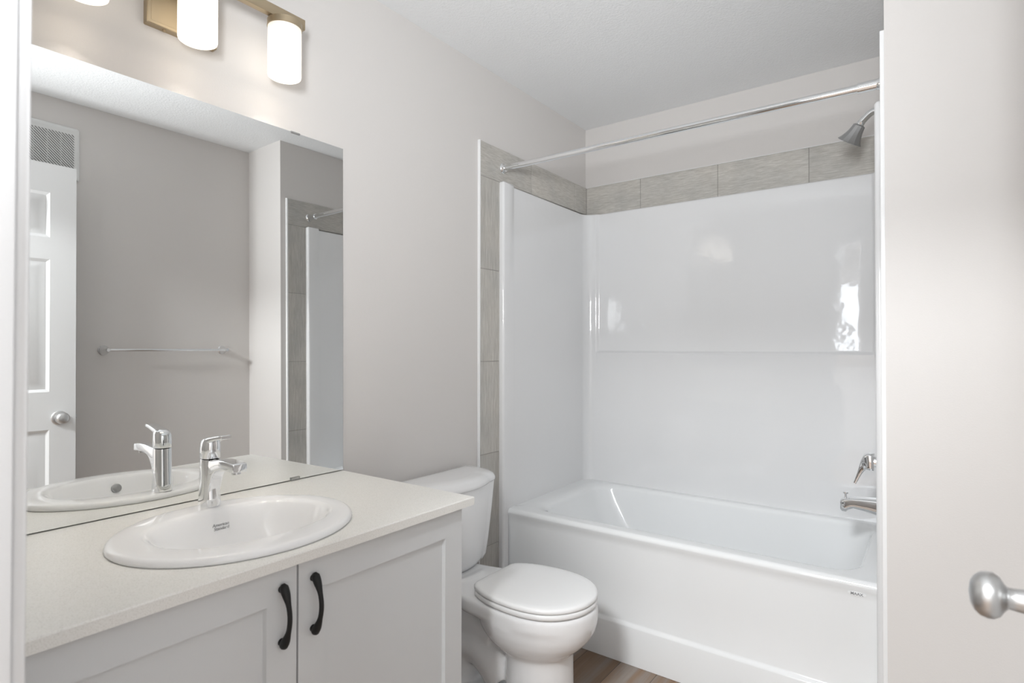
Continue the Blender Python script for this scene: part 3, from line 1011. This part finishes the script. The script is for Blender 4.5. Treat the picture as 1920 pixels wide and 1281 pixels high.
for s in (-1, 1):
    bm = BM(); lathe(bm, (0.285, TY + s * 0.108, 0.034), (0, 0, 1), [(0, 0.016), (0.010, 0.0155), (0.018, 0.011), (0.021, 0.0)], 24)
    obj('bolt_cap', bm, M['seat'], to)
# seat ring and lid
def seat_prof(off):
    P_ = [(0.318 - off, 0.100), (0.322 - off, 0.118 + off), (0.340, 0.140 + off), (0.375, 0.160 + off), (0.42, 0.176 + off), (0.48, 0.186 + off), (0.54, 0.1885 + off),
            (0.60, 0.182 + off), (0.655, 0.163 + off), (0.70, 0.129 + off), (0.732, 0.083 + off), (0.748 + off * 0.6, 0.037 + off * 0.5), (0.7505 + off, 0.0)]
    return [(0.535 + (x - 0.535) * 0.93, h * 0.935) for x, h in P_]
def seat_ring(z, off):
    """the plan scaled about its centre so that every point moves inwards by about off"""
    k = 1 + off / 0.19
    return [V(0.535 + (p.x - 0.535) * k, TY + (p.y - TY) * k, z) for p in outline(seat_prof(0.0), z)]
bm = BM()
loft(bm, [seat_ring(0.4135, -0.006), seat_ring(0.4155, -0.002), seat_ring(0.420, 0.0), seat_ring(0.428, 0.0), seat_ring(0.4315, -0.003), seat_ring(0.432, -0.008)])
obj('seat', bm, M['seat'], to, 60)
bm = BM()
loft(bm, [seat_ring(0.4345, -0.009), seat_ring(0.4345, -0.002), seat_ring(0.437, 0.000), seat_ring(0.444, 0.000), seat_ring(0.4485, -0.003), seat_ring(0.451, -0.010), seat_ring(0.4525, -0.030), seat_ring(0.4535, -0.07)])
obj('lid', bm, M['seat'], to, 60)
for s in (-1, 1):
    bm = BM(); box(bm, (0.312, TY + s * 0.070 - 0.020, 0.411), (0.346, TY + s * 0.070 + 0.020, 0.4325), 0.006, 3)
    obj('hinge', bm, M['seat'], to)
# tank
def dplan(xb, xf, hw, bow, r, z, n=10):
    """D-shaped plan: straight back, bowed front, rounded front corners"""
    pts = [V(xb, TY - hw, z)]
    xs_ = xf - bow
    for k in range(n + 1):
        a = -PI / 2 + PI / 2 * k / n
        pts.append(V(xs_ - r + r * math.cos(a) + 0, TY - hw + r + r * math.sin(a), z) if False else V(xs_ - r + r * math.sin(a + PI / 2), TY - hw + r - r * math.cos(a + PI / 2), z))
    for k in range(1, 16):
        u = -1 + 2 * k / 16
        w_ = (hw - r)
        pts.append(V(xs_ + bow * (1 - u * u), TY + u * w_, z))
    for k in range(n + 1):
        a = PI / 2 * k / n
        pts.append(V(xs_ - r + r * math.cos(a), TY + hw - r + r * math.sin(a), z))
    pts.append(V(xb, TY + hw, z))
    return pts
bm = BM()
tk = [(0.413, 0.05, 0.180, 0.182, 0.045), (0.418, 0.042, 0.190, 0.193, 0.05), (0.435, 0.036, 0.196, 0.200, 0.052), (0.50, 0.030, 0.202, 0.208, 0.052), (0.60, 0.024, 0.208, 0.219, 0.052), (0.73, 0.018, 0.214, 0.231, 0.052)]
loft(bm, [dplan(xb, xf, hw, 0.032, r, z) for z, xb, xf, hw, r in tk])
tank = obj('tank', bm, M['porcelain'], to, 50)
bm = BM()
ld = [(0.726, 0.018, 0.216, 0.226), (0.7285, 0.016, 0.228, 0.238), (0.735, 0.014, 0.232, 0.2415), (0.744, 0.014, 0.231, 0.240), (0.755, 0.017, 0.226, 0.234), (0.763, 0.022, 0.216, 0.222), (0.768, 0.03, 0.200, 0.202), (0.770, 0.045, 0.175, 0.17)]
loft(bm, [dplan(xb, xf, hw, 0.036, 0.085 if hw > 0.2 else 0.07, z, 10) for z, xb, xf, hw in ld])
obj('tank_lid', bm, M['porcelain'], to, 60)
bm = BM()
lathe(bm, (0.192, TY - 0.155, 0.675), (1, 0, 0), [(0, 0.014), (0.008, 0.014), (0.014, 0.010)], 20)
tube(bm, [V(0.204, TY - 0.155, 0.675), V(0.212, TY - 0.135, 0.674), V(0.214, TY - 0.10, 0.671), V(0.214, TY - 0.075, 0.669)], [0.006, 0.0065, 0.0065, 0.005], 14)
obj('flush_lever', bm, M['chrome'], to)

# ------------------------------------------------------------------ open door with knobs
DX, DT = 1.735, 0.035
bm = BM()
ys = [0.187, 0.290, 0.535, 0.640, 0.893, 0.996]
zs = [0.012, 0.23, 0.909, 1.086, 1.710, 1.814, 2.027, 2.165]
cells = {(i, j) for i in (1, 3) for j in (1, 3, 5)}
grid_panel(bm, DX, DX + DT, ys, zs, cells, [(0.003, 0.0015), (0.013, 0.007), (0.018, 0.007), (0.046, 0.001), (0.048, 0.0005)])
dr = struct('door_1', bm, M['door'], 'white six-panel door standing open against the right wall', 20)
KY, KZ = 0.931, 0.962
for x, d in ((DX, -1), (DX + DT, 1)):
    bm = BM(); lathe(bm, (x, KY, KZ), (d, 0, 0), [(0, 0.033), (0.004, 0.033), (0.008, 0.029), (0.011, 0.016)], 36)
    rs = obj('knob_rosette', bm, M['nickel'], dr)
    bm = BM(); lathe(bm, (x + d * 0.010, KY, KZ), (d, 0, 0), [(0, 0.0145), (0.010, 0.0135), (0.018, 0.0125), (0.021, 0.0155), (0.026, 0.0235), (0.032, 0.0275), (0.038, 0.0280), (0.045, 0.0262), (0.051, 0.021), (0.055, 0.013), (0.0565, 0.0)], 40)
    obj('door_knob', bm, M['nickel'], dr, 60)
bm = BM(); box(bm, (DX + 0.012, 0.996, KZ - 0.009), (DX + 0.024, 1.006, KZ + 0.009), 0.003); obj('latch_bolt', bm, M['nickel'], dr)
for z in (0.25, 1.10, 1.95):
    bm = BM(); tube(bm, [(DX - 0.004, 0.181, z - 0.045), (DX - 0.004, 0.181, z + 0.045)], 0.006, 14); obj('hinge_knuckle', bm, M['nickel'], dr)

# ------------------------------------------------------------------ towel bar on the right wall
tb = thing('towel_bar', 'chrome towel bar on the greige wall, seen reflected in the mirror', 'towel bar', (W2, 1.466, 1.283))
for y in (1.157, 1.775):
    bm = BM(); lathe(bm, (W2, y, 1.283), (-1, 0, 0), [(0, 0.026), (0.004, 0.026), (0.012, 0.019), (0.030, 0.0125), (0.052, 0.0105), (0.066, 0.0105), (0.070, 0.008), (0.070, 0.0)], 28)
    obj('post', bm, M['chrome'], tb)
bm = BM(); tube(bm, [(W2 - 0.056, 1.157, 1.283), (W2 - 0.056, 1.775, 1.283)], 0.0075, 20); obj('rail', bm, M['chrome'], tb)

# ------------------------------------------------------------------ exhaust vent grille high on the right wall
VY0, VY1, VZ0, VZ1 = 0.778, 1.048, 2.135, 2.405
vg = thing('vent_grille', 'square white vent grille with diagonal slots above the open door, seen in the mirror', 'vent', (W2, (VY0 + VY1) / 2, VZ0))
bm = BM()
cy, cz, hv_ = (VY0 + VY1) / 2, (VZ0 + VZ1) / 2, (VY1 - VY0) / 2
loft(bm, [[V(x, cy + p.x, cz + p.y) for p in rrect(-hv_ + i, hv_ - i, -hv_ + i, hv_ - i, 0.014 - i * 0.3, 0, 5)] for x, i in
          ((W2, 0.004), (W2 - 0.004, 0.0), (W2 - 0.012, 0.001), (W2 - 0.017, 0.006), (W2 - 0.018, 0.018), (W2 - 0.0175, 0.022))])
obj('cover', bm, M['grille'], vg, 40)
bm = BM()
SY0, SY1, SZ0, SZ1 = VY0 + 0.026, VY1 - 0.025, VZ0 + 0.038, VZ1 - 0.038
pitch, sw = 0.0134, 0.0017
nx = 4
xv = W2 - 0.0184
for k in range(-40, 60):
    c0 = SZ0 + k * pitch      # line z = c0 - (y - SY0)
    for q in range(nx):
        y0, y1 = SY0 + (SY1 - SY0) * q / nx + 0.0012, SY0 + (SY1 - SY0) * (q + 1) / nx - 0.0012
        za, zb = c0 - (y0 - SY0), c0 - (y1 - SY0)
        if za > SZ1:
            y0 += za - SZ1; za = SZ1
        if zb < SZ0:
            y1 -= SZ0 - zb; zb = SZ0
        if y1 - y0 < 0.003:
            continue
        n_ = V(0, 0.7071, 0.7071) * sw
        a_, b_ = V(xv, y0, za), V(xv, y1, zb)
        front = [a_ - n_, b_ - n_, b_ + n_, a_ + n_]
        loft(bm, [[V(xv + 0.002, p.y, p.z) for p in front], front])
obj('slots', bm, M['dark'], vg, 30)
